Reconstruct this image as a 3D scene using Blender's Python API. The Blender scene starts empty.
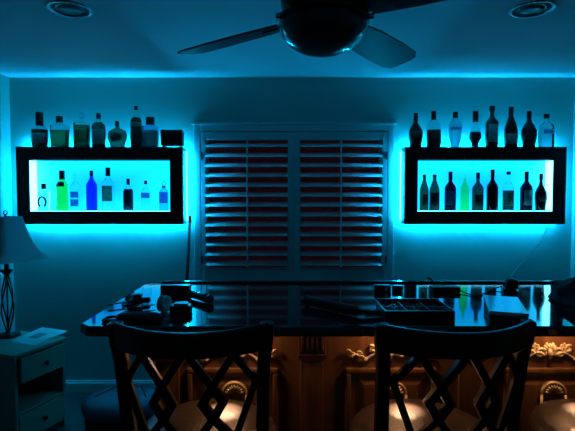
import bpy, bmesh, math, random
from mathutils import Vector, Matrix
random.seed(7)
PI = math.pi
S = bpy.context.scene
C = bpy.data.collections.new('room'); S.collection.children.link(C)

# ------------------------------------------------------------------ camera
EYE = Vector((0, 0, 1.52)); FPX = 465.0; PITCH = math.radians(2.28)
cam = bpy.data.cameras.new('camera'); cam.sensor_width = 36; cam.lens = FPX / 575 * 36
cam.clip_start = .02
co = bpy.data.objects.new('camera', cam); C.objects.link(co)
co.location = EYE; co.rotation_euler = (PI / 2 - PITCH, 0, 0)
S.camera = co

def ray(px, py):
    v = Vector(((px - 287.5) / FPX, 1.0, -(py - 215.5) / FPX))
    c, s = math.cos(PITCH), math.sin(PITCH)
    return Vector((v.x, v.y * c + v.z * s, v.z * c - v.y * s))
def at(px, py, d):
    r = ray(px, py); return EYE + r * (d / r.y)
def atz(px, py, z):
    r = ray(px, py); return EYE + r * ((z - EYE.z) / r.z)

# ------------------------------------------------------------------ materials
MATS = {}
def mat(name, col, rough=.6, metal=0, trans=0, ior=1.45, emit=None, es=0, noise=0, nscale=20, bump=0, bscale=60, coat=0, spec=None, stretch=None):
    if name in MATS: return MATS[name]
    m = bpy.data.materials.new(name); m.use_nodes = True
    nt = m.node_tree; b = nt.nodes['Principled BSDF']
    b.inputs['Base Color'].default_value = (*col, 1)
    b.inputs['Roughness'].default_value = rough
    b.inputs['Metallic'].default_value = metal
    b.inputs['Transmission Weight'].default_value = trans
    b.inputs['IOR'].default_value = ior
    if coat: b.inputs['Coat Weight'].default_value = coat; b.inputs['Coat Roughness'].default_value = .12
    if spec is not None: b.inputs['Specular IOR Level'].default_value = spec
    if emit: b.inputs['Emission Color'].default_value = (*emit, 1); b.inputs['Emission Strength'].default_value = es
    if noise or bump:
        tc = nt.nodes.new('ShaderNodeTexCoord'); mp = nt.nodes.new('ShaderNodeMapping')
        nt.links.new(tc.outputs['Object'], mp.inputs['Vector'])
        if stretch: mp.inputs['Scale'].default_value = stretch
    if noise:
        n = nt.nodes.new('ShaderNodeTexNoise'); n.inputs['Scale'].default_value = nscale; n.inputs['Detail'].default_value = 5
        r = nt.nodes.new('ShaderNodeValToRGB')
        r.color_ramp.elements[0].position = .3; r.color_ramp.elements[1].position = .7
        r.color_ramp.elements[0].color = (*[c * (1 - noise) for c in col], 1)
        r.color_ramp.elements[1].color = (*[min(1, c * (1 + noise)) for c in col], 1)
        nt.links.new(mp.outputs['Vector'], n.inputs['Vector']); nt.links.new(n.outputs['Fac'], r.inputs['Fac'])
        nt.links.new(r.outputs['Color'], b.inputs['Base Color'])
    if bump:
        n2 = nt.nodes.new('ShaderNodeTexNoise'); n2.inputs['Scale'].default_value = bscale; n2.inputs['Detail'].default_value = 4
        bp = nt.nodes.new('ShaderNodeBump'); bp.inputs['Strength'].default_value = bump; bp.inputs['Distance'].default_value = .01
        nt.links.new(mp.outputs['Vector'], n2.inputs['Vector']); nt.links.new(n2.outputs['Fac'], bp.inputs['Height'])
        nt.links.new(bp.outputs['Normal'], b.inputs['Normal'])
    MATS[name] = m
    return m

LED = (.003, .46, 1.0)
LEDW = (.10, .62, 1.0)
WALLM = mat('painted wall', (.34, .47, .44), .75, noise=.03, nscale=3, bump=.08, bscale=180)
CEILM = mat('painted ceiling', (.84, .85, .85), .85, noise=.02, nscale=3, bump=.1, bscale=120)
CARPET = mat('dark carpet', (.07, .065, .06), .95, noise=.35, nscale=150, bump=.5, bscale=400)
WHITE = mat('white painted trim', (.72, .73, .72), .45, noise=.02, nscale=8)
SHUT = mat('white shutter paint', (.62, .63, .63), .4, noise=.02, nscale=8)
NIGHT = mat('window glass at night', (.75, .6, .62), .05, trans=1, ior=1.25)
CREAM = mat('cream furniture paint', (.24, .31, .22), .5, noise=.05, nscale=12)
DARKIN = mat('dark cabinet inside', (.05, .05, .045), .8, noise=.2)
FRAMEM = mat('black frame lacquer', (.006, .006, .008), .35, noise=.3, nscale=30)
PANELM = mat('lit acrylic back panel', (.12, .3, .35), .4, emit=LED, es=2.2, noise=.02)
def panel_nodes(m):
    # the light sheet is brighter towards its rim, where its diodes sit, bluer in the middle
    nt = m.node_tree; b = nt.nodes['Principled BSDF']
    tc = nt.nodes.new('ShaderNodeTexCoord'); sep = nt.nodes.new('ShaderNodeSeparateXYZ')
    nt.links.new(tc.outputs['Generated'], sep.inputs[0])
    def tri(out):
        a = nt.nodes.new('ShaderNodeMath'); a.operation = 'SUBTRACT'; a.inputs[1].default_value = .5
        c = nt.nodes.new('ShaderNodeMath'); c.operation = 'ABSOLUTE'
        nt.links.new(out, a.inputs[0]); nt.links.new(a.outputs[0], c.inputs[0]); return c.outputs[0]
    mx = nt.nodes.new('ShaderNodeMath'); mx.operation = 'MAXIMUM'
    nt.links.new(tri(sep.outputs[0]), mx.inputs[0]); nt.links.new(tri(sep.outputs[2]), mx.inputs[1])
    r = nt.nodes.new('ShaderNodeValToRGB')
    r.color_ramp.elements[0].position = .05; r.color_ramp.elements[0].color = (.002, .27, .9, 1)
    r.color_ramp.elements[1].position = .45; r.color_ramp.elements[1].color = (.003, .50, 1, 1)
    nt.links.new(mx.outputs[0], r.inputs['Fac']); nt.links.new(r.outputs['Color'], b.inputs['Emission Color'])
panel_nodes(PANELM)
STRIPW = mat('white hot led strip', (.8, .8, .8), .4, emit=LEDW, es=8, noise=.01)
STRIPT = mat('cyan led strip, upward run', (.8, .8, .8), .4, emit=LED, es=330, noise=.01)
STRIP = mat('cyan led strip', (.8, .8, .8), .4, emit=LED, es=200, noise=.01)
BLACK = mat('black plastic', (.010, .010, .012), .35, noise=.3, nscale=40)
BLACKG = mat('gloss black plastic', (.012, .012, .015), .12, noise=.2, nscale=40)
GREY = mat('grey plastic', (.16, .17, .18), .4, noise=.1, nscale=30)
CHROME = mat('bright chrome', (.8, .8, .82), .18, metal=1, noise=.03)
CLEARP = mat('clear plastic film', (.7, .85, .9), .3, trans=.25, ior=1.25)
PAPER = mat('white paper', (.90, .91, .91), .25, ior=1.7, noise=.02, nscale=10)
INK = mat('grey printed picture', (.18, .2, .22), .6, noise=.4, nscale=40)
SHADE = mat('white lamp shade fabric', (.62, .62, .60), .8, noise=.03, nscale=60, bump=.1, bscale=300)
IRON = mat('dark bronze iron', (.02, .017, .014), .4, metal=.6, noise=.2)
FANM = mat('dark fan wood', (.012, .010, .009), .5, noise=.3, nscale=10, stretch=(1, 8, 1))
FANMET = mat('oil rubbed bronze', (.035, .028, .025), .28, metal=.8, noise=.2)
BOWL = mat('smoked glass bowl', (.05, .05, .055), .18, noise=.1, coat=.5)
ESP = mat('espresso chair wood', (.012, .009, .008), .3, noise=.3, nscale=12, stretch=(6, 6, 1))
LEATH = mat('brown leather', (.050, .035, .029), .30, noise=.18, nscale=35, bump=.25, bscale=220, coat=.25)
NAIL = mat('brass nail trim', (.35, .22, .1), .35, metal=1, noise=.1)
GOLD = mat('antique gold carving', (.70, .52, .30), .38, metal=.2, noise=.3, nscale=60, bump=.3, bscale=200)
CAN = mat('recessed can inside', (.05, .05, .05), .3, noise=.2)
RING = mat('satin nickel ring', (.45, .46, .47), .25, metal=.9, noise=.03)
OTTO = mat('navy vinyl', (.12, .17, .25), .42, noise=.12, nscale=25, bump=.15)
CLOTH = mat('charcoal cloth', (.018, .02, .026), .85, noise=.4, nscale=30, bump=.5, bscale=40)
WARM = mat('warm lamp lens', (.9, .8, .6), .4, emit=(1, .52, .24), es=112, noise=.01)
CABLE = mat('pale cable jacket', (.55, .6, .6), .5, noise=.03)

def wood(name, c1, c2, rough=.32, sc=(1, 1, .12)):
    m = bpy.data.materials.new(name); m.use_nodes = True; nt = m.node_tree; b = nt.nodes['Principled BSDF']
    tc = nt.nodes.new('ShaderNodeTexCoord'); mp = nt.nodes.new('ShaderNodeMapping'); mp.inputs['Scale'].default_value = sc
    n = nt.nodes.new('ShaderNodeTexNoise'); n.inputs['Scale'].default_value = 28; n.inputs['Detail'].default_value = 8; n.inputs['Distortion'].default_value = .6
    r = nt.nodes.new('ShaderNodeValToRGB'); r.color_ramp.elements[0].position = .35; r.color_ramp.elements[1].position = .7
    r.color_ramp.elements[0].color = (*c1, 1); r.color_ramp.elements[1].color = (*c2, 1)
    nt.links.new(tc.outputs['Object'], mp.inputs[0]); nt.links.new(mp.outputs[0], n.inputs['Vector'])
    nt.links.new(n.outputs['Fac'], r.inputs['Fac']); nt.links.new(r.outputs[0], b.inputs['Base Color'])
    b.inputs['Roughness'].default_value = rough
    return m
WOOD = wood('cherry cabinet wood', (.10, .043, .017), (.20, .088, .036))
WOODD = wood('dark cherry wood', (.05, .019, .009), (.10, .04, .018))

def granite():
    m = bpy.data.materials.new('polished black granite'); m.use_nodes = True; nt = m.node_tree; b = nt.nodes['Principled BSDF']
    tc = nt.nodes.new('ShaderNodeTexCoord'); v = nt.nodes.new('ShaderNodeTexVoronoi'); v.inputs['Scale'].default_value = 160
    r = nt.nodes.new('ShaderNodeValToRGB'); r.color_ramp.elements[0].color = (.09, .09, .088, 1); r.color_ramp.elements[1].position = .25
    r.color_ramp.elements[1].color = (.018, .02, .022, 1)
    nt.links.new(tc.outputs['Object'], v.inputs['Vector']); nt.links.new(v.outputs['Distance'], r.inputs['Fac'])
    nt.links.new(r.outputs[0], b.inputs['Base Color'])
    b.inputs['Roughness'].default_value = .055; b.inputs['IOR'].default_value = 1.75
    return m
GRAN = granite()

# ------------------------------------------------------------------ mesh helpers
def link(name, bm, m, parent=None, smooth=False, loc=None, rot=None, bevel=0, subsurf=0):
    me = bpy.data.meshes.new(name); bmesh.ops.recalc_face_normals(bm, faces=bm.faces[:]); bm.to_mesh(me); bm.free()
    for mm in (m if isinstance(m, (list, tuple)) else [m]): me.materials.append(mm)
    if smooth:
        for p in me.polygons: p.use_smooth = True
    o = bpy.data.objects.new(name, me); C.objects.link(o)
    if parent: o.parent = parent
    if loc: o.location = loc
    if rot: o.rotation_euler = rot
    if bevel:
        md = o.modifiers.new('bevel', 'BEVEL'); md.width = bevel; md.segments = 2; md.limit_method = 'ANGLE'
    if subsurf:
        md = o.modifiers.new('sub', 'SUBSURF'); md.levels = subsurf; md.render_levels = subsurf
    return o
def tag(o, label=None, cat=None, group=None, kind=None):
    if label: o['label'] = label
    if cat: o['category'] = cat
    if group: o['group'] = group
    if kind: o['kind'] = kind
    return o
def empty(name, loc, rz=0, label=None, cat=None, group=None, rot=None):
    o = bpy.data.objects.new(name, None); C.objects.link(o); o.empty_display_size = .1
    o.location = loc; o.rotation_euler = rot if rot else (0, 0, rz)
    return tag(o, label, cat, group)
def copy_tree(o, parent=None):
    c = o.copy(); C.objects.link(c); c.parent = parent
    for ch in [x for x in C.objects if x.parent == o]: copy_tree(ch, c)
    return c

def box(bm, x0, x1, y0, y1, z0, z1):
    vs = [bm.verts.new((x, y, z)) for x in (x0, x1) for y in (y0, y1) for z in (z0, z1)]
    for f in ((0, 1, 3, 2), (4, 6, 7, 5), (0, 4, 5, 1), (2, 3, 7, 6), (0, 2, 6, 4), (1, 5, 7, 3)):
        bm.faces.new([vs[i] for i in f])
    return vs
def B(*a):
    bm = bmesh.new()
    for q in (a if isinstance(a[0], (tuple, list)) else [a]): box(bm, *q)
    return bm
def lathe(bm, prof, n=28, cx=0, cy=0, ex=2.0, dy=1.0, cap=True):
    """prof: (radius, z). ex>2 makes a squarer section; dy squeezes the depth."""
    rings = []
    for r, z in prof:
        ring = []
        for i in range(n):
            a = 2 * PI * (i + .5) / n; c, s = math.cos(a), math.sin(a)
            x = math.copysign(abs(c) ** (2 / ex), c) * r; y = math.copysign(abs(s) ** (2 / ex), s) * r * dy
            ring.append(bm.verts.new((cx + x, cy + y, z)))
        rings.append(ring)
    for a, b in zip(rings, rings[1:]):
        for i in range(n): bm.faces.new((a[i], a[(i + 1) % n], b[(i + 1) % n], b[i]))
    if cap: bm.faces.new(rings[0][::-1]); bm.faces.new(rings[-1])
    return rings
def tube(bm, pts, r, n=8, rf=None, flat=None, cap=True):
    """swept tube along pts; r may be a list"""
    pts = [Vector(p) for p in pts]; N = len(pts); rings = []
    up = Vector((0, 0, 1))
    prev = None
    for i, p in enumerate(pts):
        t = (pts[min(i + 1, N - 1)] - pts[max(i - 1, 0)]).normalized()
        if prev is None:
            u = t.cross(up)
            if u.length < 1e-3: u = t.cross(Vector((0, 1, 0)))
            u.normalize()
        else:
            u = (prev - t * prev.dot(t)).normalized()
        prev = u; w = t.cross(u).normalized()
        rr = r[i] if isinstance(r, (list, tuple)) else r
        f = flat or 1
        rings.append([bm.verts.new(p + u * math.cos(2 * PI * k / n) * rr + w * math.sin(2 * PI * k / n) * rr * f) for k in range(n)])
    for a, b in zip(rings, rings[1:]):
        for i in range(n): bm.faces.new((a[i], a[(i + 1) % n], b[(i + 1) % n], b[i]))
    if cap: bm.faces.new(rings[0][::-1]); bm.faces.new(rings[-1])
def sweep_rect(bm, pts, w, t, nrm=Vector((0, 1, 0))):
    """rectangular bar along pts: w measured in the plane across the path, t along nrm"""
    pts = [Vector(p) for p in pts]; N = len(pts); rings = []
    for i, p in enumerate(pts):
        d = (pts[min(i + 1, N - 1)] - pts[max(i - 1, 0)]).normalized()
        n_ = (nrm - d * nrm.dot(d)).normalized(); s = d.cross(n_).normalized()
        if 0 < i < N - 1:
            d1 = (pts[i] - pts[i - 1]).normalized(); d2 = (pts[i + 1] - pts[i]).normalized()
            k = 1 / max(.5, math.cos(d1.angle(d2, 0) / 2))
        else: k = 1
        rings.append([bm.verts.new(p + s * (a * w / 2 * k) + n_ * (b * t / 2)) for a, b in ((-1, -1), (1, -1), (1, 1), (-1, 1))])
    for a, b in zip(rings, rings[1:]):
        for i in range(4): bm.faces.new((a[i], a[(i + 1) % 4], b[(i + 1) % 4], b[i]))
    bm.faces.new(rings[0][::-1]); bm.faces.new(rings[-1])
def prism(bm, pts2, y0, y1):
    """outline in x,z extruded along y"""
    a = [bm.verts.new((x, y0, z)) for x, z in pts2]; b = [bm.verts.new((x, y1, z)) for x, z in pts2]
    bm.faces.new(a); bm.faces.new(b[::-1]); n = len(a)
    for i in range(n): bm.faces.new((a[i], b[i], b[(i + 1) % n], a[(i + 1) % n]))

# ------------------------------------------------------------------ the room
XL, XR, YB, YF, ZC = -2.12, 2.19, 3.58, -1.6, 2.43
def struct(name, bm, m, **k):
    o = link(name, bm, m, **k); o['kind'] = 'structure'; return o
WX0, WX1, WZ0, WZ1 = -.66, .76, .86, 2.02       # window opening
struct('floor', B(XL - .1, XR + .1, YF - .1, YB + .12, -.1, 0), CARPET)
CANS = [atz(70, 9, ZC), atz(532, 9, ZC)]
cm = bmesh.new(); box(cm, XL - .1, XR + .1, YF - .1, YB + .12, ZC, ZC + .1)
ceil = struct('ceiling', cm, CEILM)
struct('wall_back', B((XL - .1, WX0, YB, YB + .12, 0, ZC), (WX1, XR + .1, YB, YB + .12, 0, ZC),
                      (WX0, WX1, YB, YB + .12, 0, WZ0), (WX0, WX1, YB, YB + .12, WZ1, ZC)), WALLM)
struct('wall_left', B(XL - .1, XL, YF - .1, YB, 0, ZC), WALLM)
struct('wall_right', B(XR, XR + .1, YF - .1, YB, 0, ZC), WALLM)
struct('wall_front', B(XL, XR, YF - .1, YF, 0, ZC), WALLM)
def baseboard(name, x0, x1, y0, y1):
    struct(name, B((x0, x1, y0, y1, 0, .075), (x0 + (.006 if x1 - x0 < .1 else 0), x1, y0 + (.006 if y1 - y0 < .1 else 0), y1, .075, .09)), WHITE, bevel=.003)
baseboard('baseboard_back', XL, XR, YB - .018, YB)
struct('baseboard_left', B((XL, XL + .018, YF, YB - .018, 0, .09)), WHITE, bevel=.004)
struct('baseboard_right', B((XR - .018, XR, YF, YB - .018, 0, .09)), WHITE, bevel=.004)

# window: casing, sill, sash with panes
win = B((WX0, WX0 + .04, YB + .05, YB + .105, WZ0, WZ1), (WX1 - .04, WX1, YB + .05, YB + .105, WZ0, WZ1),
        (WX0 + .04, WX1 - .04, YB + .05, YB + .105, WZ1 - .04, WZ1), (WX0 + .04, WX1 - .04, YB + .05, YB + .105, WZ0, WZ0 + .04),
        (.03, .07, YB + .055, YB + .10, WZ0 + .04, WZ1 - .04))
wo = struct('window_1', win, WHITE)
struct('window_pane', B(WX0 + .04, WX1 - .04, YB + .074, YB + .080, WZ0 + .04, WZ1 - .04), NIGHT, parent=wo)
# shutter casing round the opening
struct('trim_1', B((WX0 - .055, WX0 - .005, YB - .02, YB, WZ0 - .06, WZ1 + .05), (WX1 + .005, WX1 + .055, YB - .02, YB, WZ0 - .06, WZ1 + .05),
                   (WX0 - .005, WX1 + .005, YB - .02, YB, WZ1 + .0, WZ1 + .05), (WX0 - .005, WX1 + .005, YB - .02, YB, WZ0 - .06, WZ0),
                   (WX0 - .07, WX1 + .07, YB - .028, YB, WZ1 + .05, WZ1 + .065)), SHUT, bevel=.004)
# neighbour's brick wall out in the dark beyond the window
BRICK = mat('dark red brick', (.20, .08, .09), .9, noise=.3, nscale=12, bump=.3)
struct('wall_outside', B(-2.5, 2.5, YB + 2.2, YB + 2.3, -.1, 3), BRICK)

# ------------------------------------------------------------------ plantation shutters
def louver_bm(w):
    bm = bmesh.new(); n = 14; rs = []
    for x in (-w / 2, w / 2):
        rs.append([bm.verts.new((x, math.cos(2 * PI * k / n) * .042, math.sin(2 * PI * k / n) * .0052)) for k in range(n)])
    for i in range(n): bm.faces.new((rs[0][i], rs[0][(i + 1) % n], rs[1][(i + 1) % n], rs[1][i]))
    bm.faces.new(rs[0][::-1]); bm.faces.new(rs[1])
    return bm
def shutter(x0, x1, label, louv=None):
    t = empty('window_shutter', (x0, YB - .022, WZ0), 0, label, 'shutter', 'white louvred shutters over the window')
    W = x1 - x0; H = WZ1 - WZ0 - .006; st = .045; sl, sr = (.030, .045) if x0 < 0 else (.045, .034)
    link('stile', B(0, sl, 0, .028, 0, H), SHUT, t, bevel=.003)
    link('stile', B(W - sr, W, 0, .028, 0, H), SHUT, t, bevel=.003)
    zb = .115; zt = H - .060
    link('rail', B(sl, W - sr, .001, .027, zt, H), SHUT, t, bevel=.003)
    link('rail', B(sl, W - sr, .001, .027, 0, zb), SHUT, t, bevel=.003)
    n = 13; pitch = (zt - zb) / n
    lv = None
    for i in range(n):
        z = zb + (i + .5) * pitch
        if lv is None: lv = link('louver', louver_bm(W - sl - sr - .004), SHUT, t, smooth=True); o = lv
        else: o = lv.copy(); C.objects.link(o); o.parent = t
        o.location = ((sl + W - sr) / 2, .014, z); o.rotation_euler = (math.radians(25), 0, 0)
    link('tilt_rod', B(W / 2 - .006, W / 2 + .006, -.038, -.028, zb + .01, zt - .01), SHUT, t, bevel=.002)
    for z in (.18, H - .18):
        link('hinge', B(-.004 if x0 < 0 else W - .008, .008 if x0 < 0 else W + .004, -.004, 0, z - .03, z + .03), RING, t)
    return t
shutter(WX0 + .002, .048, 'left white louvred window shutter, the one beside the left lit shelf')
shutter(.052, WX1 - .002, 'right white louvred window shutter, the one beside the right lit shelf')

# ------------------------------------------------------------------ lit display shelves
FY0, FY1 = 3.42, 3.53
def display(x0, x1, z0, z1, side, label):
    t = empty('display_shelf', ((x0 + x1) / 2, FY1, z0), 0, label, 'lit shelf', 'black framed led bottle shelves')
    W = x1 - x0; H = z1 - z0; b = .096; D = FY1 - FY0; h = W / 2
    link('frame', B((-h, h, -D, 0, 0, b), (-h, h, -D, 0, H - b, H), (-h, -h + b, -D, 0, b, H - b), (h - b, h, -D, 0, b, H - b)), FRAMEM, t)
    link('back_panel', B(-h + b, h - b, -.012, -.004, b, H - b), PANELM, t)
    link('back_plate', B(-h + .03, h - .03, 0, .006, .03, H - .03), FRAMEM, t)
    # led strip up the outboard inner side
    xs = (-h + b + .0005, -h + b + .004) if side < 0 else (h - b - .004, h - b - .0005)
    link('side_strip', B(xs[0], xs[1], -D + .004, -.013, b + .004, H - b - .004), STRIPW, t)
    link('shelf_edge_strip', B(-h + b, h - b, -D + .001, -D + .006, b + .0002, b + .003), STRIPW, t)
    # halo strips behind the rim
    g = .012; y0, y1 = .007, .013
    m = STRIP
    link('halo_strip', B(-h + g, h - g, y0, y1, g, g + .008), m, t)
    link('halo_strip', B(-h + g, h - g, y0, y1, H - g - .008, H - g), STRIPT, t)
    gl_, gr_ = (-h + g, h - .003) if side < 0 else (-h - .005, h - g - .008)   # the inboard strip sits flush with the frame's edge
    link('halo_strip', B(gl_, gl_ + .008, y0, y1, g + .01, H - g - .01), m, t)
    link('halo_strip', B(gr_, gr_ + .008, y0, y1, g + .01, H - g - .01), m, t)
    for sx in (-1, 1):
        link('wall_bracket', B(sx * .35 - .03, sx * .35 + .03, .006, YB - FY1, H / 2 - .03, H / 2 + .03), FRAMEM, t)
    return t
LX0, LX1 = at(16.5, 185, FY0).x, at(183, 185, FY0).x
RX0, RX1 = at(404.7, 185, FY0).x, at(566, 185, FY0).x
FZ0, FZ1 = at(100, 224.3, FY0).z, at(100, 146.8, FY0).z
display(LX0, LX1, FZ0, FZ1, -1, 'black framed cyan-lit bottle shelf on the wall left of the shutters')
display(RX0, RX1, FZ0, FZ1, 1, 'black framed cyan-lit bottle shelf on the wall right of the shutters')

# ------------------------------------------------------------------ bottles
def glass(name, col, rough=.05, trans=1.0, ior=1.25): return mat(name, col, rough, trans=trans, ior=ior)
G = dict(
    clear=glass('clear glass', (.80, .93, .97)),
    frost=glass('frosted glass', (.62, .75, .82), .35),
    amber=glass('amber spirit', (.06, .07, .04), .1),
    olive=glass('olive spirit', (.08, .14, .05), .1),
    green=glass('vivid green liqueur', (.04, .80, .08), .06),
    lime=glass('pale lime liqueur', (.10, .82, .13), .06),
    dgreen=glass('dark green glass', (.014, .055, .03), .06),
    black=mat('almost black glass', (.006, .008, .012), .12, coat=.3, noise=.1),
    navy=mat('very dark blue glass', (.005, .02, .05), .12, trans=.3, ior=1.3),
    blue=glass('cobalt glass', (.01, .03, .85), .06),
    paleblue=glass('pale blue glass', (.25, .6, .95), .2),
)
CAPM = mat('black bottle cap', (.012, .012, .016), .4, noise=.2)
CAPB = mat('dark blue cap', (.02, .05, .12), .4, noise=.2)
LB = dict(
    pale=mat('pale paper label', (.45, .48, .46), .7, noise=.25, nscale=60),
    blue=mat('blue printed label', (.06, .38, .80), .5, trans=.6, ior=1.15, noise=.3, nscale=60),
    dark=mat('dark printed label', (.05, .06, .05), .6, noise=.4, nscale=60),
    olive=mat('olive gold label', (.40, .50, .25), .5, trans=.5, ior=1.15, noise=.4, nscale=60),
    ink=mat('dark blue print', (.01, .04, .08), .6, noise=.2),
)
PROF = {   # (radius fraction, height fraction)
 'wine': [(.9, 0), (1, .02), (1, .56), (.93, .62), (.6, .69), (.36, .74), (.31, .8), (.30, .97), (.36, .98), (.36, 1)],
 'burgundy': [(.9, 0), (1, .02), (1, .42), (.9, .52), (.6, .66), (.38, .76), (.31, .84), (.30, .97), (.35, .98), (.35, 1)],
 'cognac': [(.75, 0), (.82, .02), (1, .38), (.98, .48), (.7, .6), (.36, .70), (.28, .78), (.26, .97), (.31, .98), (.31, 1)],
 'spirit': [(.94, 0), (1, .02), (1, .60), (.92, .66), (.5, .73), (.32, .77), (.30, .85), (.30, 1)],
 'whisky': [(.88, 0), (.93, .03), (1, .45), (1, .50), (.75, .56), (.40, .63), (.33, .70), (.30, 1)],
 'decanter': [(.86, 0), (.88, .02), (1, .66), (.94, .71), (.35, .74), (.3, .78), (.3, 1)],
 'block': [(.95, 0), (1, .02), (1, .66), (.96, .70), (.32, .72), (.28, .78), (.28, 1)],
 'orb': [(.6, 0), (.72, .03), (1, .35), (1, .50), (.88, .62), (.5, .70), (.22, .74), (.2, .8), (.2, 1)],
 'beer': [(.9, 0), (1, .02), (1, .54), (.92, .62), (.62, .74), (.38, .84), (.36, .94), (.52, .96), (.48, 1)],
 'slim': [(.9, 0), (1, .02), (1, .60), (.95, .66), (.6, .74), (.36, .80), (.3, .86), (.30, 1)],
 'vase': [(.45, 0), (.55, .02), (.85, .3), (1, .6), (.95, .68), (.5, .76), (.38, .8), (.36, 1)],
 'goblet': [(.55, 0), (.6, .03), (.6, .12), (1, .25), (1, .38), (.7, .5), (.5, .6), (.5, .7), (.34, .8), (.34, 1)],
}
def rad_at(prof, R, zf):
    for (r0, z0), (r1, z1) in zip(prof, prof[1:]):
        if z0 <= zf <= z1: return R * (r0 + (r1 - r0) * (zf - z0) / max(1e-6, z1 - z0))
    return R * prof[-1][0]
def slice_prof(prof, R, H, a, b, grow=0.0, n=6):
    zs = sorted(set([a, b] + [z for _, z in prof if a < z < b]))
    return [(rad_at(prof, R, z) * (1 + grow), z * H) for z in zs]
def bottle(pc, pw, ptop, pbase, shape, g, label, group, zbase, y, cap=(.80, 1.0, 'k'), lab=None, liq=None, ex=2.0, dy=1.0, extra=None):
    c = at(pc, pbase, y); c.z = zbase
    mpp = y / FPX
    R = pw * mpp / 2; H = (pbase - ptop) * mpp
    t = empty('bottle', c, 0, label, 'bottle', group)
    prof = PROF[shape]
    def arc(a, b, grow, name, m, half=1.15):
        bm = bmesh.new(); n = 14; rings = []
        for r, z in slice_prof(prof, R, H, a, b):
            ring = []
            for i in range(n + 1):
                an = -PI / 2 - half + 2 * half * i / n; cc, ss = math.cos(an), math.sin(an)
                r2 = r + grow
                ring.append(bm.verts.new((math.copysign(abs(cc) ** (2 / ex), cc) * r2, math.copysign(abs(ss) ** (2 / ex), ss) * (r2 * dy), z)))
            rings.append(ring)
        for p, q in zip(rings, rings[1:]):
            for i in range(n): bm.faces.new((p[i], p[i + 1], q[i + 1], q[i]))
        o = link(name, bm, m, t, smooth=True)
        md = o.modifiers.new('thick', 'SOLIDIFY'); md.thickness = .0006
        return o
    zc0 = cap[0] if cap else 1.0
    bm = bmesh.new(); lathe(bm, slice_prof(prof, R, H, 0, max(zc0, .6)), ex=ex, dy=dy); o = link('glass_body', bm, G[g], t, smooth=True)
    md = o.modifiers.new('b', 'BEVEL'); md.width = .002; md.segments = 2; md.limit_method = 'ANGLE'; md.angle_limit = 1.0
    if liq:
        bm = bmesh.new(); lathe(bm, slice_prof(prof, R * .93, H, .03, liq[1]), ex=ex, dy=dy); link('liquid', bm, G[liq[0]], t, smooth=True)
    if cap:
        cm_ = CAPM if cap[2] == 'k' else CAPB if cap[2] == 'b' else G['clear']
        rr = rad_at(prof, R, zc0) * (cap[3] if len(cap) > 3 else 1.12)
        bm = bmesh.new(); lathe(bm, [(rr * .94, zc0 * H), (rr, zc0 * H + .002), (rr, cap[1] * H - .003), (rr * .85, cap[1] * H)], n=20); link('cap', bm, cm_, t, smooth=True)
    if lab:
        for L in (lab if isinstance(lab, list) else [lab]):
            arc(L[0], L[1], .0010, 'label', LB[L[2]], L[3] if len(L) > 3 else 1.15)
    if extra: extra(t, R, H, dy)
    return t
ZT = FZ1 + .0005; ZI = FZ0 + .096 + .0032
YT, YI = 3.475, 3.467
gl, gr = 'bottles on top of the left shelf', 'bottles on top of the right shelf'
il, ir = 'bottles inside the left lit shelf', 'bottles inside the right lit shelf'
bottle(40, 15, 111, 146, 'whisky', 'clear', 'leftmost bottle on top of the left shelf, broad shoulders and long black neck', gl, ZT, YT, cap=(.62, 1, 'k', 1.05), liq=('amber', .5), lab=(.12, .40, 'pale'), ex=2.6, dy=.8)
bottle(60, 18, 115, 146, 'decanter', 'clear', 'wide squarish decanter bottle with olive liquid and black square stopper, left shelf top', gl, ZT, YT, cap=(.79, 1, 'k', 1.25), liq=('olive', .55), ex=4, dy=.55)
def crown(t, R, H, dy):
    bm = bmesh.new()
    for k in range(5):
        a = 2 * PI * k / 5; tube(bm, [(0, 0, .80 * H), (R * .45 * math.cos(a), R * .3 * math.sin(a), .88 * H), (R * .2 * math.cos(a), R * .2 * math.sin(a), H)], .0018, 5)
    link('wire_stopper', bm, G['paleblue'], t, smooth=True)
bottle(82, 14.5, 111, 146, 'block', 'clear', 'block shaped green-brown bottle with an open clear stopper, third on the left shelf top', gl, ZT, YT, cap=(.74, .82, 'c'), liq=('olive', .63), lab=(.15, .5, 'olive', .7), ex=5, dy=.6, extra=crown)
bottle(99, 12.5, 112, 146, 'spirit', 'clear', 'slender bottle with pale label and dark neck, fourth on the left shelf top', gl, ZT, YT, cap=(.82, 1, 'b'), liq=('amber', .72), lab=(.10, .52, 'pale'), ex=3, dy=.8)
bottle(117.5, 19, 120, 146, 'orb', 'amber', 'short wide round-bellied olive bottle with small black cap on left shelf', gl, ZT, YT, cap=(.80, 1, 'k', 1.1), lab=(.25, .5, 'dark', .6), dy=.5)
bottle(136.5, 11, 105, 146, 'slim', 'clear', 'tallest slim bottle on top of the left shelf', gl, ZT, YT, cap=(.90, 1, 'k'), liq=('amber', .72), lab=[(.18, .45, 'dark'), (.5, .6, 'pale')])
bottle(150.5, 15, 116, 146, 'block', 'paleblue', 'square blue-grey bottle with wide black cap, last bottle on the left shelf top', gl, ZT, YT, cap=(.74, 1, 'k', 1.9), liq=('amber', .55), ex=6, dy=.7)
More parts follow.
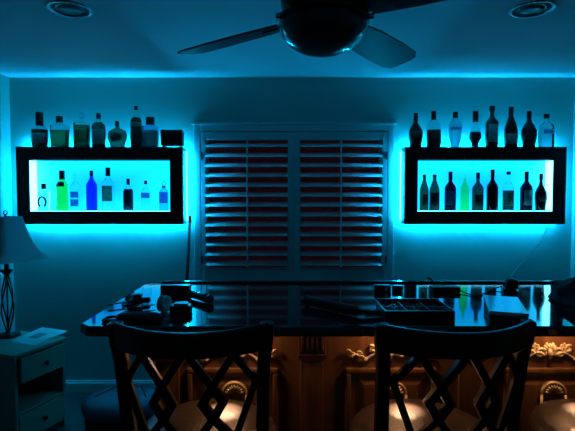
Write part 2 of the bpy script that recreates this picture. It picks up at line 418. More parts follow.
# inside left
def horseshoe(t, R, H, dy):
    bm = bmesh.new(); pts = []
    for k in range(17):
        a = math.radians(-55 + 290 * k / 16); pts.append((R * .62 * math.cos(a), -R * .55 - .002, .32 * H + R * .85 * math.sin(a)))
    tube(bm, pts, .0068, 6); link('horseshoe_emblem', bm, CAPM, t, smooth=True)
bottle(44, 12, 183, 210, 'decanter', 'clear', 'small clear bottle with dark horseshoe emblem, first inside the left shelf', il, ZI, YI, cap=(.80, 1, 'k', 1.3), ex=3, dy=.5, extra=horseshoe)
bottle(62.5, 11, 170, 210, 'slim', 'green', 'bright green liqueur bottle with black neck', il, ZI, YI, cap=(.78, 1, 'k'), lab=(.60, .72, 'ink', .8))
bottle(76, 10, 172, 210, 'spirit', 'clear', 'clear bottle with blue printed label between green and cobalt bottles', il, ZI, YI, cap=(.86, .98, 'c'), lab=[(.12, .30, 'blue', .9), (.34, .50, 'blue', .9)])
bottle(92, 10.5, 170, 210, 'slim', 'blue', 'cobalt blue glass bottle inside the left shelf', il, ZI, YI, cap=(.86, 1, 'b'))
bottle(108.5, 12, 167, 210, 'spirit', 'clear', 'clear bottle with tall black cap and olive label inside the left shelf', il, ZI, YI, cap=(.80, 1, 'k', 1.25), lab=(.22, .58, 'olive', 1.0))
bottle(128.5, 9.5, 178, 210, 'spirit', 'clear', 'small bottle of nearly black liquid inside the left shelf', il, ZI, YI, cap=(.80, 1, 'k'), liq=('navy', .66), lab=(.04, .60, 'ink'))
bottle(146, 9, 180, 210, 'spirit', 'clear', 'small clear bottle with pale blue band, second from right inside the left shelf', il, ZI, YI, cap=(.88, 1, 'b'), lab=(.42, .60, 'blue'))
def ringtop(t, R, H, dy):
    bm = bmesh.new(); r = R * .38
    tube(bm, [(r * math.cos(a), 0, H * .90 + r * 1.2 * math.sin(a)) for a in [2 * PI * k / 12 for k in range(13)]], .0018, 6, cap=False)
    link('ring_stopper', bm, CAPB, t, smooth=True)
bottle(164, 9, 180, 210, 'spirit', 'paleblue', 'small blue-labelled bottle with ring stopper, last inside the left shelf', il, ZI, YI, cap=(.76, .82, 'b'), lab=(.25, .62, 'blue'), extra=ringtop)
# top right
bottle(415.5, 13.5, 113, 147, 'cognac', 'black', 'leftmost black round-shouldered bottle on top of the right shelf', gr, ZT, YT, cap=(.78, 1, 'k'), lab=(.25, .45, 'dark'))
bottle(433.5, 13, 111, 147, 'spirit', 'clear', 'clear-shouldered bottle of dark spirit, second on top of the right shelf', gr, ZT, YT, cap=(.77, 1, 'k', 1.15), lab=(.05, .45, 'dark'), liq=('navy', .48), ex=3, dy=.8)
bottle(455, 13, 112, 147, 'vase', 'frost', 'pale frosted bottle tapering to a narrow foot on right shelf top', gr, ZT, YT, cap=(.82, 1, 'k', 1.05), lab=(.48, .56, 'blue'))
bottle(475, 11, 111, 147, 'goblet', 'clear', 'small-footed clear bottle with dark contents and cap, fourth on top of the right shelf', gr, ZT, YT, cap=(.70, 1, 'k', 1.0), liq=('navy', .42), lab=(.14, .42, 'ink'))
bottle(491.5, 12, 106, 147, 'wine', 'black', 'tall dark bottle with long pale label, left of the burgundy wine bottle', gr, ZT, YT, cap=(.88, 1, 'k', 1.5), lab=(.12, .55, 'pale', .9))
bottle(510.5, 12.5, 107, 147, 'burgundy', 'black', 'dark sloping-shouldered wine bottle with short green-grey label on the right shelf top', gr, ZT, YT, cap=(.80, 1, 'k'), lab=(.08, .33, 'pale', 1.0))
bottle(528.5, 14.5, 111, 147, 'cognac', 'black', 'black round-bellied bottle beside the clear bottle on the right shelf top', gr, ZT, YT, cap=(.80, 1, 'k'), lab=(.20, .38, 'dark'))
bottle(546, 13, 114, 147, 'spirit', 'clear', 'rightmost clear empty bottle with black cap and blue emblem', gr, ZT, YT, cap=(.87, 1, 'k', 1.4), lab=[(.40, .52, 'blue', .6)], ex=4, dy=.8)
# inside right
bottle(424, 8.8, 175, 211, 'beer', 'dgreen', 'dark green long-neck bottle at the left end inside the right shelf', ir, ZI, YI, cap=(.94, 1, 'k', 1.1), lab=(.15, .45, 'dark', .6))
bottle(434.2, 10, 175, 211, 'beer', 'dgreen', 'dark green long-neck bottle, second inside the right shelf', ir, ZI, YI, cap=(.94, 1, 'k', 1.1), lab=(.05, .5, 'dark', 1))
bottle(450, 11, 172, 211, 'wine', 'navy', 'dark bottle with blue-grey label inside the right shelf', ir, ZI, YI, cap=(.78, 1, 'k'), lab=(.16, .5, 'blue', 1.1))
bottle(464.5, 8, 170, 206, 'slim', 'lime', 'pale lime green bottle inside the right shelf', ir, ZI, YI, cap=(.90, 1, 'c'))
bottle(477.5, 11, 173, 211, 'wine', 'dgreen', 'green wine bottle right of the pale lime bottle', ir, ZI, YI, cap=(.84, 1, 'k'), lab=(.12, .42, 'dark', .9))
bottle(492, 11, 170, 211, 'wine', 'black', 'tallest black wine bottle in the middle of the right shelf', ir, ZI, YI, cap=(.80, 1, 'k'))
bottle(508, 10.5, 172, 211, 'wine', 'clear', 'clear-necked bottle half filled with green inside the right shelf', ir, ZI, YI, cap=(.92, 1, 'k', 1.3), liq=('dgreen', .52), lab=(.12, .45, 'olive', .5))
bottle(526, 11.5, 172, 211, 'wine', 'navy', 'dark bottle with pale green label, second from the right inside the right shelf', ir, ZI, YI, cap=(.80, 1, 'k'), lab=(.14, .52, 'pale', .8))
bottle(540.5, 11.5, 174, 211, 'cognac', 'black', 'black round-shouldered bottle nearest the white light strip in the right shelf', ir, ZI, YI, cap=(.84, 1, 'k'), lab=(.25, .4, 'dark', .9))
# dark box at the end of the left shelf top
t = empty('storage_box', (at(172.5, 146, YT).x, YT, ZT), 0, 'low black rounded box at the right end of the left shelf top', 'box')
link('box_body', B(-.082, .082, -.035, .035, .010, .130), BLACK, t, bevel=.012)
link('lid_band', B(-.084, .084, -.037, .037, .104, .112), GREY, t, bevel=.002)
for sx in (-1, 1): link('rubber_foot', B(sx * .06 - .012, sx * .06 + .012, -.02, .02, 0, .011), BLACK, t)

# ------------------------------------------------------------------ recessed ceiling lights
def can_light(p, label):
    t = empty('ceiling_light', (p.x, p.y, ZC), 0, label, 'ceiling light', 'unlit recessed ceiling lights')
    bm = bmesh.new(); R = .105
    prof = [(R, -.0005), (R, -.004), (R - .006, -.007), (R - .018, -.006), (R - .02, -.001)]
    rings = lathe(bm, prof, 40, cap=False); link('trim_ring', bm, RING, t, smooth=True)
    bm = bmesh.new(); lathe(bm, [(R - .019, -.0008), (.06, -.0016), (.02, -.002)], 40); link('baffle', bm, CAN, t, smooth=True)
    bm = bmesh.new(); lathe(bm, [(.055, -.0018), (.052, -.007), (.03, -.011), (.005, -.012)], 32); link('bulb', bm, mat('unlit bulb', (.22, .23, .24), .3, noise=.05), t, smooth=True)
can_light(CANS[0], 'round recessed ceiling light, unlit, left of the ceiling fan')
can_light(CANS[1], 'round recessed ceiling light, unlit, right of the ceiling fan')

# ------------------------------------------------------------------ ceiling fan
FC = Vector((.118, 1.57, 0))
fan = empty('ceiling_fan', (FC.x, FC.y, ZC), 0, 'dark ceiling fan with a smoked bowl light and four blades', 'ceiling fan')
def fz(z): return z - ZC
bm = bmesh.new(); lathe(bm, [(.02, fz(2.425)), (.07, fz(2.42)), (.065, fz(2.39)), (.02, fz(2.36))], 28); link('ceiling_canopy', bm, FANMET, fan, smooth=True)
bm = bmesh.new(); lathe(bm, [(.013, fz(2.38)), (.013, fz(2.25))], 16); link('downrod', bm, FANMET, fan, smooth=True)
bm = bmesh.new(); lathe(bm, [(.03, fz(2.262)), (.07, fz(2.25)), (.125, fz(2.215)), (.14, fz(2.18)), (.14, fz(2.15)), (.12, fz(2.125)), (.125, fz(2.11)), (.11, fz(2.1))], 36); link('motor_housing', bm, FANMET, fan, smooth=True)
bm = bmesh.new(); lathe(bm, [(.13, fz(2.118)), (.152, fz(2.112)), (.155, fz(2.10)), (.15, fz(2.094)), (.13, fz(2.092))], 40); link('bowl_rim', bm, FANMET, fan, smooth=True)
bm = bmesh.new(); pr = [(.149 * math.cos(a), fz(2.094) - .100 * math.sin(a)) for a in [PI / 2 * k / 10 for k in range(10)]] + [(.004, fz(2.094) - .100)]
lathe(bm, pr, 40); link('light_bowl', bm, BOWL, fan, smooth=True)
for k in range(3):
    a = math.radians(-38 + 120 * k) if k else math.radians(-20)
    bm = bmesh.new(); lathe(bm, [(.004, -.012), (.010, -.010), (.010, .010), (.004, .012)], 12)
    link('bowl_clip', bm, CHROME, fan, smooth=True, loc=(.158 * math.cos(a), .158 * math.sin(a), fz(2.10)), rot=(0, PI / 2, a))
def blade_bm():
    bm = bmesh.new()
    out = [(.16, -.055), (.30, -.072), (.48, -.080), (.62, -.076), (.66, -.060), (.676, -.03), (.674, .03), (.664, .064), (.62, .080), (.48, .082), (.30, .072), (.16, .055)]
    a = [bm.verts.new((x, y, -.004)) for x, y in out]; b = [bm.verts.new((x, y, .004)) for x, y in out]
    bm.faces.new(a[::-1]); bm.faces.new(b)
    for i in range(len(a)): bm.faces.new((a[i], a[(i + 1) % len(a)], b[(i + 1) % len(a)], b[i]))
    return bm
def brk_bm():
    bm = bmesh.new(); prism(bm, [(.10, -.006), (.24, -.006), (.24, .0), (.10, .0)], -.03, .03); return bm
bm0 = brk0 = None
for k, a in enumerate((53, 143, 233, 323)):
    if bm0 is None:
        bm0 = link('blade', blade_bm(), FANM, fan, bevel=.002); brk0 = link('blade_bracket', brk_bm(), FANMET, bm0, bevel=.002); o = bm0
        brk0.location = (0, 0, -.004)
    else:
        o = bm0.copy(); C.objects.link(o); o.parent = fan
        q = brk0.copy(); C.objects.link(q); q.parent = o
    o.rotation_mode = 'XYZ'
    M = Matrix.Rotation(math.radians(a), 4, 'Z') @ Matrix.Rotation(math.radians(-14), 4, 'X')
    o.rotation_euler = M.to_euler(); o.location = (0, 0, fz(2.122))

# ------------------------------------------------------------------ bar cabinet and counter
ZK = 1.14; CF = 1.35; CB = 2.07; CX0 = -.625; CX1 = 1.95; KF = 1.75; KX0 = -.50; KX1 = 1.90; KZ = ZK - .032
bar = empty('bar_cabinet', (0, KF, 0), 0, 'cherry wood bar cabinet with framed panels, fluted pilasters and gold carvings', 'bar')
link('body', B(KX0, KX1, 0, .28, 0, KZ), WOOD, bar)
link('plinth', B(KX0 - .012, KX1 + .012, -.018, .285, 0, .10), WOODD, bar, bevel=.005)
link('top_moulding', B((KX0, KX1, -.020, -.0005, KZ - .012, KZ), (KX0, KX1, -.012, -.0005, KZ - .022, KZ - .0125)), WOODD, bar, bevel=.003)
PX = [-.209, .393, .995, 1.597]; PLX = [-.455, .092, .694, 1.296]
ZPT = .872
def panel_frame(cx, hw=.173):
    z0, z1 = .16, ZPT; w = .020
    bm = B((cx - hw, cx + hw, -.016, -.0005, z1 - w, z1), (cx - hw, cx + hw, -.016, -.0005, z0, z0 + w),
           (cx - hw, cx - hw + w, -.016, -.0005, z0 + w, z1 - w), (cx + hw - w, cx + hw, -.016, -.0005, z0 + w, z1 - w))
    link('panel_moulding', bm, WOOD, bar, bevel=.005)
    bm = bmesh.new(); a, b = (hw - w - .02), (hw - w - .05)
    zc, hz = (z0 + z1) / 2, (z1 - z0) / 2 - w - .015
    lo = [bm.verts.new((cx + sx * a, -.0006, zc + sz * hz)) for sx, sz in ((-1, -1), (1, -1), (1, 1), (-1, 1))]
    hi = [bm.verts.new((cx + sx * b, -.011, zc + sz * (hz - .03))) for sx, sz in ((-1, -1), (1, -1), (1, 1), (-1, 1))]
    bm.faces.new(lo); bm.faces.new(hi[::-1])
    for i in range(4): bm.faces.new((lo[i], hi[i], hi[(i + 1) % 4], lo[(i + 1) % 4]))
    link('raised_panel', bm, WOOD, bar)
def scroll(bm, x0, z0, r, sx, turns=1.3, th=.0055, start=90):
    pts = []; n = 22; rs = []
    for i in range(n):
        f = i / (n - 1); a = math.radians(start) - f * turns * 2 * PI; rr = r * (1 - .78 * f)
        pts.append((x0 + sx * rr * math.cos(a), -.008, z0 + rr * math.sin(a))); rs.append(th * (1 - .35 * f))
    tube(bm, pts, rs, 6)
def ornament(cx, cz):
    bm = bmesh.new()
    # shell palmette in the middle
    for k in range(7):
        a = math.radians(20 + 140 * k / 6); L = .034 if k % 2 == 0 else .030
        tube(bm, [(cx, -.006, cz), (cx + L * .6 * math.cos(a), -.011, cz + L * .6 * math.sin(a)), (cx + L * math.cos(a), -.008, cz + L * math.sin(a))], [.003, .0055, .0048], 6)
    tube(bm, [(cx, -.012, cz - .028), (cx, -.014, cz - .01), (cx, -.012, cz + .01)], [.004, .010, .006], 8)
    for sx in (-1, 1):
        scroll(bm, cx + sx * .036, cz - .008, .021, sx, 1.3, .0062, 200)
        scroll(bm, cx + sx * .072, cz + .006, .017, -sx, 1.2, .0055, 120)
        scroll(bm, cx + sx * .048, cz + .020, .011, sx, 1.1, .0045, 60)
        scroll(bm, cx + sx * .122, cz - .012, .012, sx, 1.2, .0045, 170)
        # running leaf stem
        pts = [(cx + sx * (.02 + .155 * f), -.009, cz - .016 + .012 * math.sin(f * 9)) for f in [i / 14 for i in range(15)]]
        tube(bm, pts, [.0058 * (1 - .55 * i / 14) for i in range(15)], 6)
        for j, (lx, up) in enumerate(((.058, 1), (.085, -1), (.098, 1), (.118, 1), (.138, -1), (.150, 1))):
            p = Vector((cx + sx * lx, -.009, cz - .016 + .012 * math.sin((lx - .02) / .155 * 9)))
            tube(bm, [p, p + Vector((sx * .010, -.004, up * .010)), p + Vector((sx * .024, 0, up * .011))], [.003, .0052, .0015], 6)
    link('scroll_ornament', bm, GOLD, bar, smooth=True)
def medallion(cx):
    """arched carved plaque with a fanned shell in its head"""
    hw, zt = .050, .826; z0 = .50; zc = zt - hw
    bm = bmesh.new(); pts = [(cx - hw, z0), (cx + hw, z0)] + [(cx + hw * math.cos(a), zc + hw * math.sin(a)) for a in [PI * k / 20 for k in range(21)]]
    prism(bm, pts, -.022, -.0115); o = link('arched_plaque', bm, mat('dark gilt carving', (.30, .19, .08), .4, metal=.5, noise=.3), bar, bevel=.003)
    bm = bmesh.new()
    tube(bm, [(cx + (hw - .005) * math.cos(a), -.024, zc + (hw - .005) * math.sin(a)) for a in [PI * k / 20 for k in range(21)]], .0055, 6)
    for sx in (-1, 1): tube(bm, [(cx + sx * (hw - .005), -.024, z0), (cx + sx * (hw - .005), -.024, zc)], .0055, 6)
    for k in range(9):
        a = PI * (k + .5) / 9
        tube(bm, [(cx + .010 * math.cos(a), -.024, zc + .004 + .010 * math.sin(a)), (cx + .028 * math.cos(a), -.028, zc + .004 + .028 * math.sin(a)), (cx + .036 * math.cos(a), -.024, zc + .004 + .034 * math.sin(a))], [.002, .0045, .003], 6)
    lathe(bm, [(.013, .0)], 3, cap=False) if False else None
    for sx in (-1, 1):
        scroll(bm, cx + sx * .018, zc - .020, .014, sx, 1.2, .0045, 90)
    link('shell_carving', bm, GOLD, o, smooth=True)
for cx in PX: panel_frame(cx); ornament(cx, .936); medallion(cx + .009)
for cx in PLX:
    link('pilaster', B((cx - .044, cx + .044, -.014, -.0005, .10, .92)), WOOD, bar, bevel=.003)
    bm = bmesh.new()
    # corbel: fluted block swelling forward over a cyma foot
    prism(bm, [(cx - .050, .935), (cx + .050, .935), (cx + .050, 1.075), (cx - .050, 1.075)], -.040, -.0005)
    co_ = link('corbel', bm, WOODD, bar, bevel=.004)
    bm = bmesh.new()
    for k in range(5):
        x = cx - .036 + k * .018; tube(bm, [(x, -.042, .945), (x, -.046, .97), (x, -.048, 1.06)], .0058, 6)
    link('fluting', bm, WOODD, co_, smooth=True)
    link('corbel_cap', B((cx - .057, cx + .057, -.052, -.0005, 1.076, 1.09)), WOODD, co_, bevel=.003)
    bm = bmesh.new(); prism(bm, [(cx - .054, .935), (cx - .054, .918), (cx - .03, .904), (cx + .03, .904), (cx + .054, .918), (cx + .054, .935)], -.048, -.0145)
    link('corbel_foot', bm, WOODD, co_, bevel=.003)

ctr = empty('bar_countertop', (0, 0, KZ), 0, 'polished black granite countertop lying on the wooden bar', 'countertop')
bm = bmesh.new(); c_ = .035
out = [(CX0, CF + c_), (CX0 + c_, CF), (CX1, CF), (CX1, CB), (CX0, CB)]
a = [bm.verts.new((x, y, 0)) for x, y in out]; b = [bm.verts.new((x, y, .032)) for x, y in out]
bm.faces.new(a[::-1]); bm.faces.new(b)
for i in range(len(a)): bm.faces.new((a[i], a[(i + 1) % len(a)], b[(i + 1) % len(a)], b[i]))
link('slab', bm, GRAN, ctr, bevel=.007)
link('rear_ledge', B(atz(161, 284, ZK).x, CX1 - .2, CB - .035, CB - .004, .0322, .040), BLACKG, ctr, bevel=.003)

# warm lamps under the counter overhang
for i, (x, w) in enumerate(((-.209, 'beside the left barstool'), (.393, 'by the middle barstool'), (.995, 'by the right barstool'))):
    t = empty('puck_light', (x, 1.685, KZ), 0, 'small warm round lamp under the counter edge ' + w, 'lamp', 'warm lamps under the counter')
    bm = bmesh.new(); lathe(bm, [(.038, -.0005), (.040, -.004), (.040, -.012), (.034, -.014)], 28); link('housing', bm, RING, t, smooth=True)
    bm = bmesh.new(); lathe(bm, [(.024, -.0142), (.026, -.022), (.022, -.032), (.010, -.038), (.002, -.039)], 24); link('lens', bm, WARM, t, smooth=True)
    L = bpy.data.lights.new('puck_beam', 'SPOT'); L.energy = 70; L.color = (1, .62, .36); L.spot_size = math.radians(26); L.spot_blend = 1; L.shadow_soft_size = .012
    lo_ = bpy.data.objects.new('puck_beam', L); C.objects.link(lo_); lo_.parent = t; lo_.location = (0, 0, -.045); lo_.rotation_euler = (math.radians(-31), 0, 0)

# ------------------------------------------------------------------ barstools
def stool(x, label, rz=0):
    t = empty('barstool', (x, 1.465, 0), rz, label, 'barstool', 'dark lattice-back barstools at the bar')
    Z0 = .80   # seat top
    bm = bmesh.new(); pr = [(.185, Z0 - .075), (.215, Z0 - .07), (.226, Z0 - .055), (.226, Z0 - .040), (.216, Z0 - .022), (.188, Z0 - .008), (.135, Z0 + .004), (.07, Z0 + .010), (.01, Z0 + .012)]
    lathe(bm, pr, 44); link('seat', bm, LEATH, t, smooth=True)
    bm = bmesh.new(); lathe(bm, [(.185, Z0 - .125), (.215, Z0 - .12), (.222, Z0 - .10), (.222, Z0 - .078), (.20, Z0 - .0755)], 44); sf = link('seat_frame', bm, ESP, t, smooth=True)
    bm = bmesh.new()
    for k in range(60):
        a = 2 * PI * k / 60; bmesh.ops.create_icosphere(bm, subdivisions=1, radius=.0042, matrix=Matrix.Translation(((.2265) * math.cos(a), .2265 * math.sin(a), Z0 - .066)))
    nt_ = link('nail_trim', bm, NAIL, t)
    # rear legs rise into the back posts (camera side, -y)
    def yb(z):   # rake of the back
        return -.155 - (z - .68) * .17 if z > .68 else -.155 - (.68 - z) * .06
    for sx in (-1, 1):
        pts = [];
        for z in (0, .2, .4, .6, .7, .8, .9, 1.0, 1.08, 1.14, 1.187):
            xx = .184 + max(0, z - .8) * .03 + (.006 if z > 1.12 else 0)
            pts.append((sx * xx, yb(z), z))
        bm = bmesh.new(); sweep_rect(bm, pts, .036, .028, Vector((0, 1, 0))); link('leg', bm, ESP, t, bevel=.004)
        bm = bmesh.new(); sweep_rect(bm, [(sx * .165, .165, 0), (sx * .150, .150, .4), (sx * .140, .135, Z0 - .11)], .032, .032, Vector((0, 1, 0))); link('leg', bm, ESP, t, bevel=.004)
    bm = bmesh.new()
    tube(bm, [(.19 * math.cos(a), .19 * math.sin(a), .30) for a in [2 * PI * k / 40 for k in range(41)]], .010, 8, cap=False)
    link('foot_ring', bm, FANMET, t, smooth=True)
    # curved back: bow towards the viewer
    def bow(u): return -.088 * (1 - (u / .205) ** 2)
    def P(u, z): return Vector((u, yb(z) + bow(u), z))
    # top rail, thick curved board
    bm = bmesh.new(); rings = []; n = 20
    for i in range(n + 1):
        u = -.207 + .414 * i / n; f = 1 - (abs(u) / .207) ** 2
        zt, zb_ = 1.190 - .004 * f, 1.112 + .004 * f
        rings.append([bm.verts.new(Vector(v)) for v in ((u, yb(zt) + bow(u) - .012, zt - .005), (u, yb(zt) + bow(u) - .004, zt), (u, yb(zt) + bow(u) + .012, zt - .004), (u, yb(zb_) + bow(u) + .012, zb_), (u, yb(zb_) + bow(u) - .012, zb_))])
    for a, b in zip(rings, rings[1:]):
        for i in range(5): bm.faces.new((a[i], a[(i + 1) % 5], b[(i + 1) % 5], b[i]))
    bm.faces.new(rings[0][::-1]); bm.faces.new(rings[-1])
    link('top_rail', bm, ESP, t, bevel=.004)
    bm = bmesh.new(); sweep_rect(bm, [P(u, .865) for u in [-.19 + .38 * i / 14 for i in range(15)]], .03, .02, Vector((0, 1, 0))); link('lower_rail', bm, ESP, t, bevel=.003)
    # lattice: bars zigzag between the rails, crossing twice in each column with a small diamond between
    def path(kn):
        pts = []
        for (u0, z0), (u1, z1) in zip(kn, kn[1:]):
            for k in range(5): pts.append(P(u0 + (u1 - u0) * k / 5, z0 + (z1 - z0) * k / 5))
        pts.append(P(*kn[-1])); return pts
    bm = bmesh.new()
    zT, zX1, zD, zX2, zB = 1.120, 1.036, .990, .944, .872
    for c in (-.064, .064):
        for s in (-1, 1):
            # from the rail through the upper crossing, round one side of the diamond, through the lower crossing
            sweep_rect(bm, path([(c + s * .054, zT), (c - s * .004, zX1 - .006)]), .0195, .014 + .002 * s)
            sweep_rect(bm, path([(c, zX1), (c - s * .0255, zD), (c, zX2)]), .0225, .016 + .002 * s)
            sweep_rect(bm, path([(c - s * .004, zX2 + .006), (c + s * .054, zB)]), .0195, .014 + .002 * s)
    for s in (-1, 1):
        sweep_rect(bm, path([(s * .115, zT), (s * .170, zX1), (s * .168, zX1 - .014), (s * .115, zB)]), .018, .013)
    link('lattice_back', bm, ESP, t)
    return t
stool(-.256, 'left dark wood barstool with diamond lattice back, in front of the bar')
stool(.428, 'middle dark wood barstool with lattice back, right half of the photo', math.radians(5))
stool(1.03, 'right barstool, only its shiny brown seat showing at the edge')

# ------------------------------------------------------------------ nightstand
NA = atz(14, 355, .59); NB = atz(65, 337, .59)
dirn = (NB - NA); NW = math.hypot(dirn.x, dirn.y); ang = math.atan2(dirn.y, dirn.x)   # local x runs along the front
ns = empty('nightstand', (NA.x, NA.y, 0), ang, 'cream nightstand with one drawer ajar, paper and lamp on it', 'nightstand')
H = .59; D = .40
w = .022
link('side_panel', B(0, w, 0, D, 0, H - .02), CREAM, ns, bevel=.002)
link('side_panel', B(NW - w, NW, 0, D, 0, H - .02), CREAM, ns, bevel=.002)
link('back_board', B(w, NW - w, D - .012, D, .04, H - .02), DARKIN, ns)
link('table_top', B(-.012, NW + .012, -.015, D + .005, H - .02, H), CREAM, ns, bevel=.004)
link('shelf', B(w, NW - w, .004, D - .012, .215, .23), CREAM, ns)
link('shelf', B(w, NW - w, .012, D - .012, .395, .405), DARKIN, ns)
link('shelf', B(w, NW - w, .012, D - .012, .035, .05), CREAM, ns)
def drawer(z0, z1, out, knob):
    d = link('drawer', B((w + .003, NW - w - .003, -out - .0, -out + .018, z0, z1), (w + .012, w + .022, -out + .018, D - .10 - out, z0 + .01, z1 - .02),
                         (NW - w - .022, NW - w - .012, -out + .018, D - .10 - out, z0 + .01, z1 - .02), (w + .012, NW - w - .012, -out + .018, D - .1 - out, z0 + .008, z0 + .014),
                         (w + .012, NW - w - .012, D - .108 - out, D - .1 - out, z0 + .01, z1 - .02)), CREAM, ns, bevel=.002)
    bm = bmesh.new(); lathe(bm, [(.006, 0), (.006, .014), (.014, .018), (.015, .025), (.008, .030)], 18)
    link('knob', bm, IRON, d, smooth=True, loc=(NW / 2, -out, (z0 + z1) / 2), rot=(PI / 2, 0, 0))
drawer(.412, .560, .030, True)
drawer(.058, .205, .004, True)

# bedside lamp
lx = atz(9, 336, .59); 
lamp = empty('table_lamp', (lx.x - .005, lx.y, .5905), 0, 'table lamp with white bell shade and twisted dark wire base on nightstand', 'lamp')
bm = bmesh.new(); lathe(bm, [(.072, 0), (.075, .004), (.072, .012), (.045, .020), (.018, .030), (.010, .034)], 32); link('base', bm, IRON, lamp, smooth=True)
bm = bmesh.new(); lathe(bm, [(.005, .03), (.005, .47)], 10); link('pole', bm, IRON, lamp, smooth=True)
for k in range(4):
    bm = bmesh.new(); pts = []; n = 22
    for i in range(n + 1):
        f = i / n; r = .008 + .036 * math.sin(PI * f) ** 1.2; a = PI / 2 * k + .5 + f * 1.5
        pts.append((r * math.cos(a), r * math.sin(a), .03 + .38 * f))
    tube(bm, pts, .005, 7); link('wire_scroll', bm, IRON, lamp, smooth=True)
bm = bmesh.new(); lathe(bm, [(.006, .405), (.012, .41), (.038, .438), (.040, .446), (.014, .450), (.014, .50)], 24); link('bulb_holder', bm, IRON, lamp, smooth=True)
# bell shade, square with soft corners
bm = bmesh.new(); rings = []; N = 10
zs0, zs1 = .515, .80
for i in range(N + 1):
    f = i / N; hw = .074 + .066 * (1 - f) + .050 * (1 - f) ** 4; z = zs0 + (zs1 - zs0) * f
    ring = []
    for k in range(40):
        a = 2 * PI * k / 40; c, s = math.cos(a), math.sin(a); e = 2 / 9
        ring.append(bm.verts.new((math.copysign(abs(c) ** e, c) * hw, math.copysign(abs(s) ** e, s) * hw, z)))
    rings.append(ring)
for a, b in zip(rings, rings[1:]):
    for i in range(40): bm.faces.new((a[i], a[(i + 1) % 40], b[(i + 1) % 40], b[i]))
o = link('lamp_shade', bm, SHADE, lamp, rot=(0, 0, math.radians(-20)))
md = o.modifiers.new('t', 'SOLIDIFY'); md.thickness = .003
bm = bmesh.new()
for a in (0, 2 * PI / 3, 4 * PI / 3): tube(bm, [(0, 0, .80), (.078 * math.cos(a), .078 * math.sin(a), .795)], .002, 6)
tube(bm, [(0, 0, .5), (0, 0, .80)], .003, 6)
link('shade_fitter', bm, IRON, lamp)
bm = bmesh.new(); lathe(bm, [(.004, .80), (.006, .806), (.004, .812)], 14)
tube(bm, [(.013 * math.cos(a), 0, .826 + .013 * math.sin(a)) for a in [2 * PI * k / 16 for k in range(17)]], .003, 6, cap=False)
link('finial', bm, IRON, lamp, smooth=True)

# paper on the nightstand
q = [atz(x, y, .592) for x, y in ((10, 341.5), (42, 327.5), (68, 331), (34, 345.5))]
bm = bmesh.new(); lo = [bm.verts.new((p.x, p.y, .5905)) for p in q]; hi = [bm.verts.new((p.x, p.y, .5935)) for p in q]
bm.faces.new(lo[::-1]); bm.faces.new(hi)
for i in range(4): bm.faces.new((lo[i], lo[(i + 1) % 4], hi[(i + 1) % 4], hi[i]))
pap = link('paper_leaflet', bm, PAPER); tag(pap, 'white leaflet lying on the nightstand, overhanging its edge', 'paper')
c = sum(q, Vector()) / 4
bm = bmesh.new(); vs = [bm.verts.new((c.x + (p.x - c.x) * .35 - .01, c.y + (p.y - c.y) * .35, .5941)) for p in q]; bm.faces.new(vs)
link('printed_picture', bm, INK, pap)

# round vinyl pouffe beside the bar
t = empty('pouffe', (-.89, 2.46, 0), 0, 'low round navy pouffe with stitched seams on the floor left of the bar', 'pouffe')
bm = bmesh.new(); lathe(bm, [(.17, .0), (.185, .02), (.19, .36), (.18, .375)], 44, dy=.9); link('base', bm, BLACK, t, smooth=True)
bm = bmesh.new(); lathe(bm, [(.185, .376), (.202, .382), (.208, .405), (.205, .43), (.18, .448), (.1, .458), (.01, .46)], 44, dy=.82); cu = link('cushion', bm, OTTO, t, smooth=True)
for sx in (-1, 1):
    bm = bmesh.new(); tube(bm, [(sx * .065, .13, .454), (sx * .10, .05, .455), (sx * .135, -.02, .452)], .005, 6)
    link('seam_piping', bm, BLACK, cu, smooth=True)

# dark pole behind the bar
p0 = at(186.5, 290, 3.30); p1 = at(190, 217, 3.505)
d_ = (p1 - p0); pb = p0 + d_ * ((0.006 - p0.z) / d_.z)
bm = bmesh.new(); tube(bm, [pb, p0, p1], [.013, .013, .009], 12)
t = empty('broom', (pb.x, pb.y, 0), 0, 'thin dark pole leaning on the wall beside the left lit shelf', 'pole')
for v in bm.verts: v.co -= Vector((pb.x, pb.y, 0))
link('handle', bm, BLACK, t, smooth=True)
bm = bmesh.new(); tube(bm, [p1 - d_ * .08, p1 + d_ * .02], [.014, .012], 12)
for v in bm.verts: v.co -= Vector((pb.x, pb.y, 0))
link('grip', bm, BLACKG, t, smooth=True)

# ------------------------------------------------------------------ things on the counter
def on(px, py): return atz(px, py, ZK)
def thing(name, px, py, rz, label, cat, group=None):
    p = on(px, py); return empty(name, (p.x, p.y, ZK + .0006), rz, label, cat, group)
# black carton with an emblem
t = thing('carton', 175, 297, 0, 'black carton with a pale wing emblem at the left of the counter', 'box')
link('box_body', B(-.055, .055, 0, .035, 0, .043), BLACK, t, bevel=.002)
bm = bmesh.new()
tube(bm, [(-.018, -.0008, .024), (-.008, -.0008, .032), (0, -.0008, .025), (.008, -.0008, .032), (.018, -.0008, .024)], .0012, 5)
tube(bm, [(-.010, -.0008, .020), (0, -.0008, .024), (.010, -.0008, .020)], .0010, 5)
link('emblem', bm, GREY, t)
# flashlight
t = thing('flashlight', 185, 297, math.radians(-44), 'black flashlight lying on the counter beside the black carton', 'flashlight')
bm = bmesh.new(); lathe(bm, [(.013, 0), (.014, .004), (.014, .115), (.0165, .128), (.0165, .158), (.012, .163)], 20)
link('barrel', bm, BLACKG, t, smooth=True, loc=(0, 0, .0168), rot=(0, PI / 2, 0))
bm = bmesh.new(); lathe(bm, [(.0135, .150), (.0168, .152), (.0168, .160), (.013, .1635)], 20)
link('head_ring', bm, GREY, t, smooth=True, loc=(0, 0, .0168), rot=(0, PI / 2, 0))
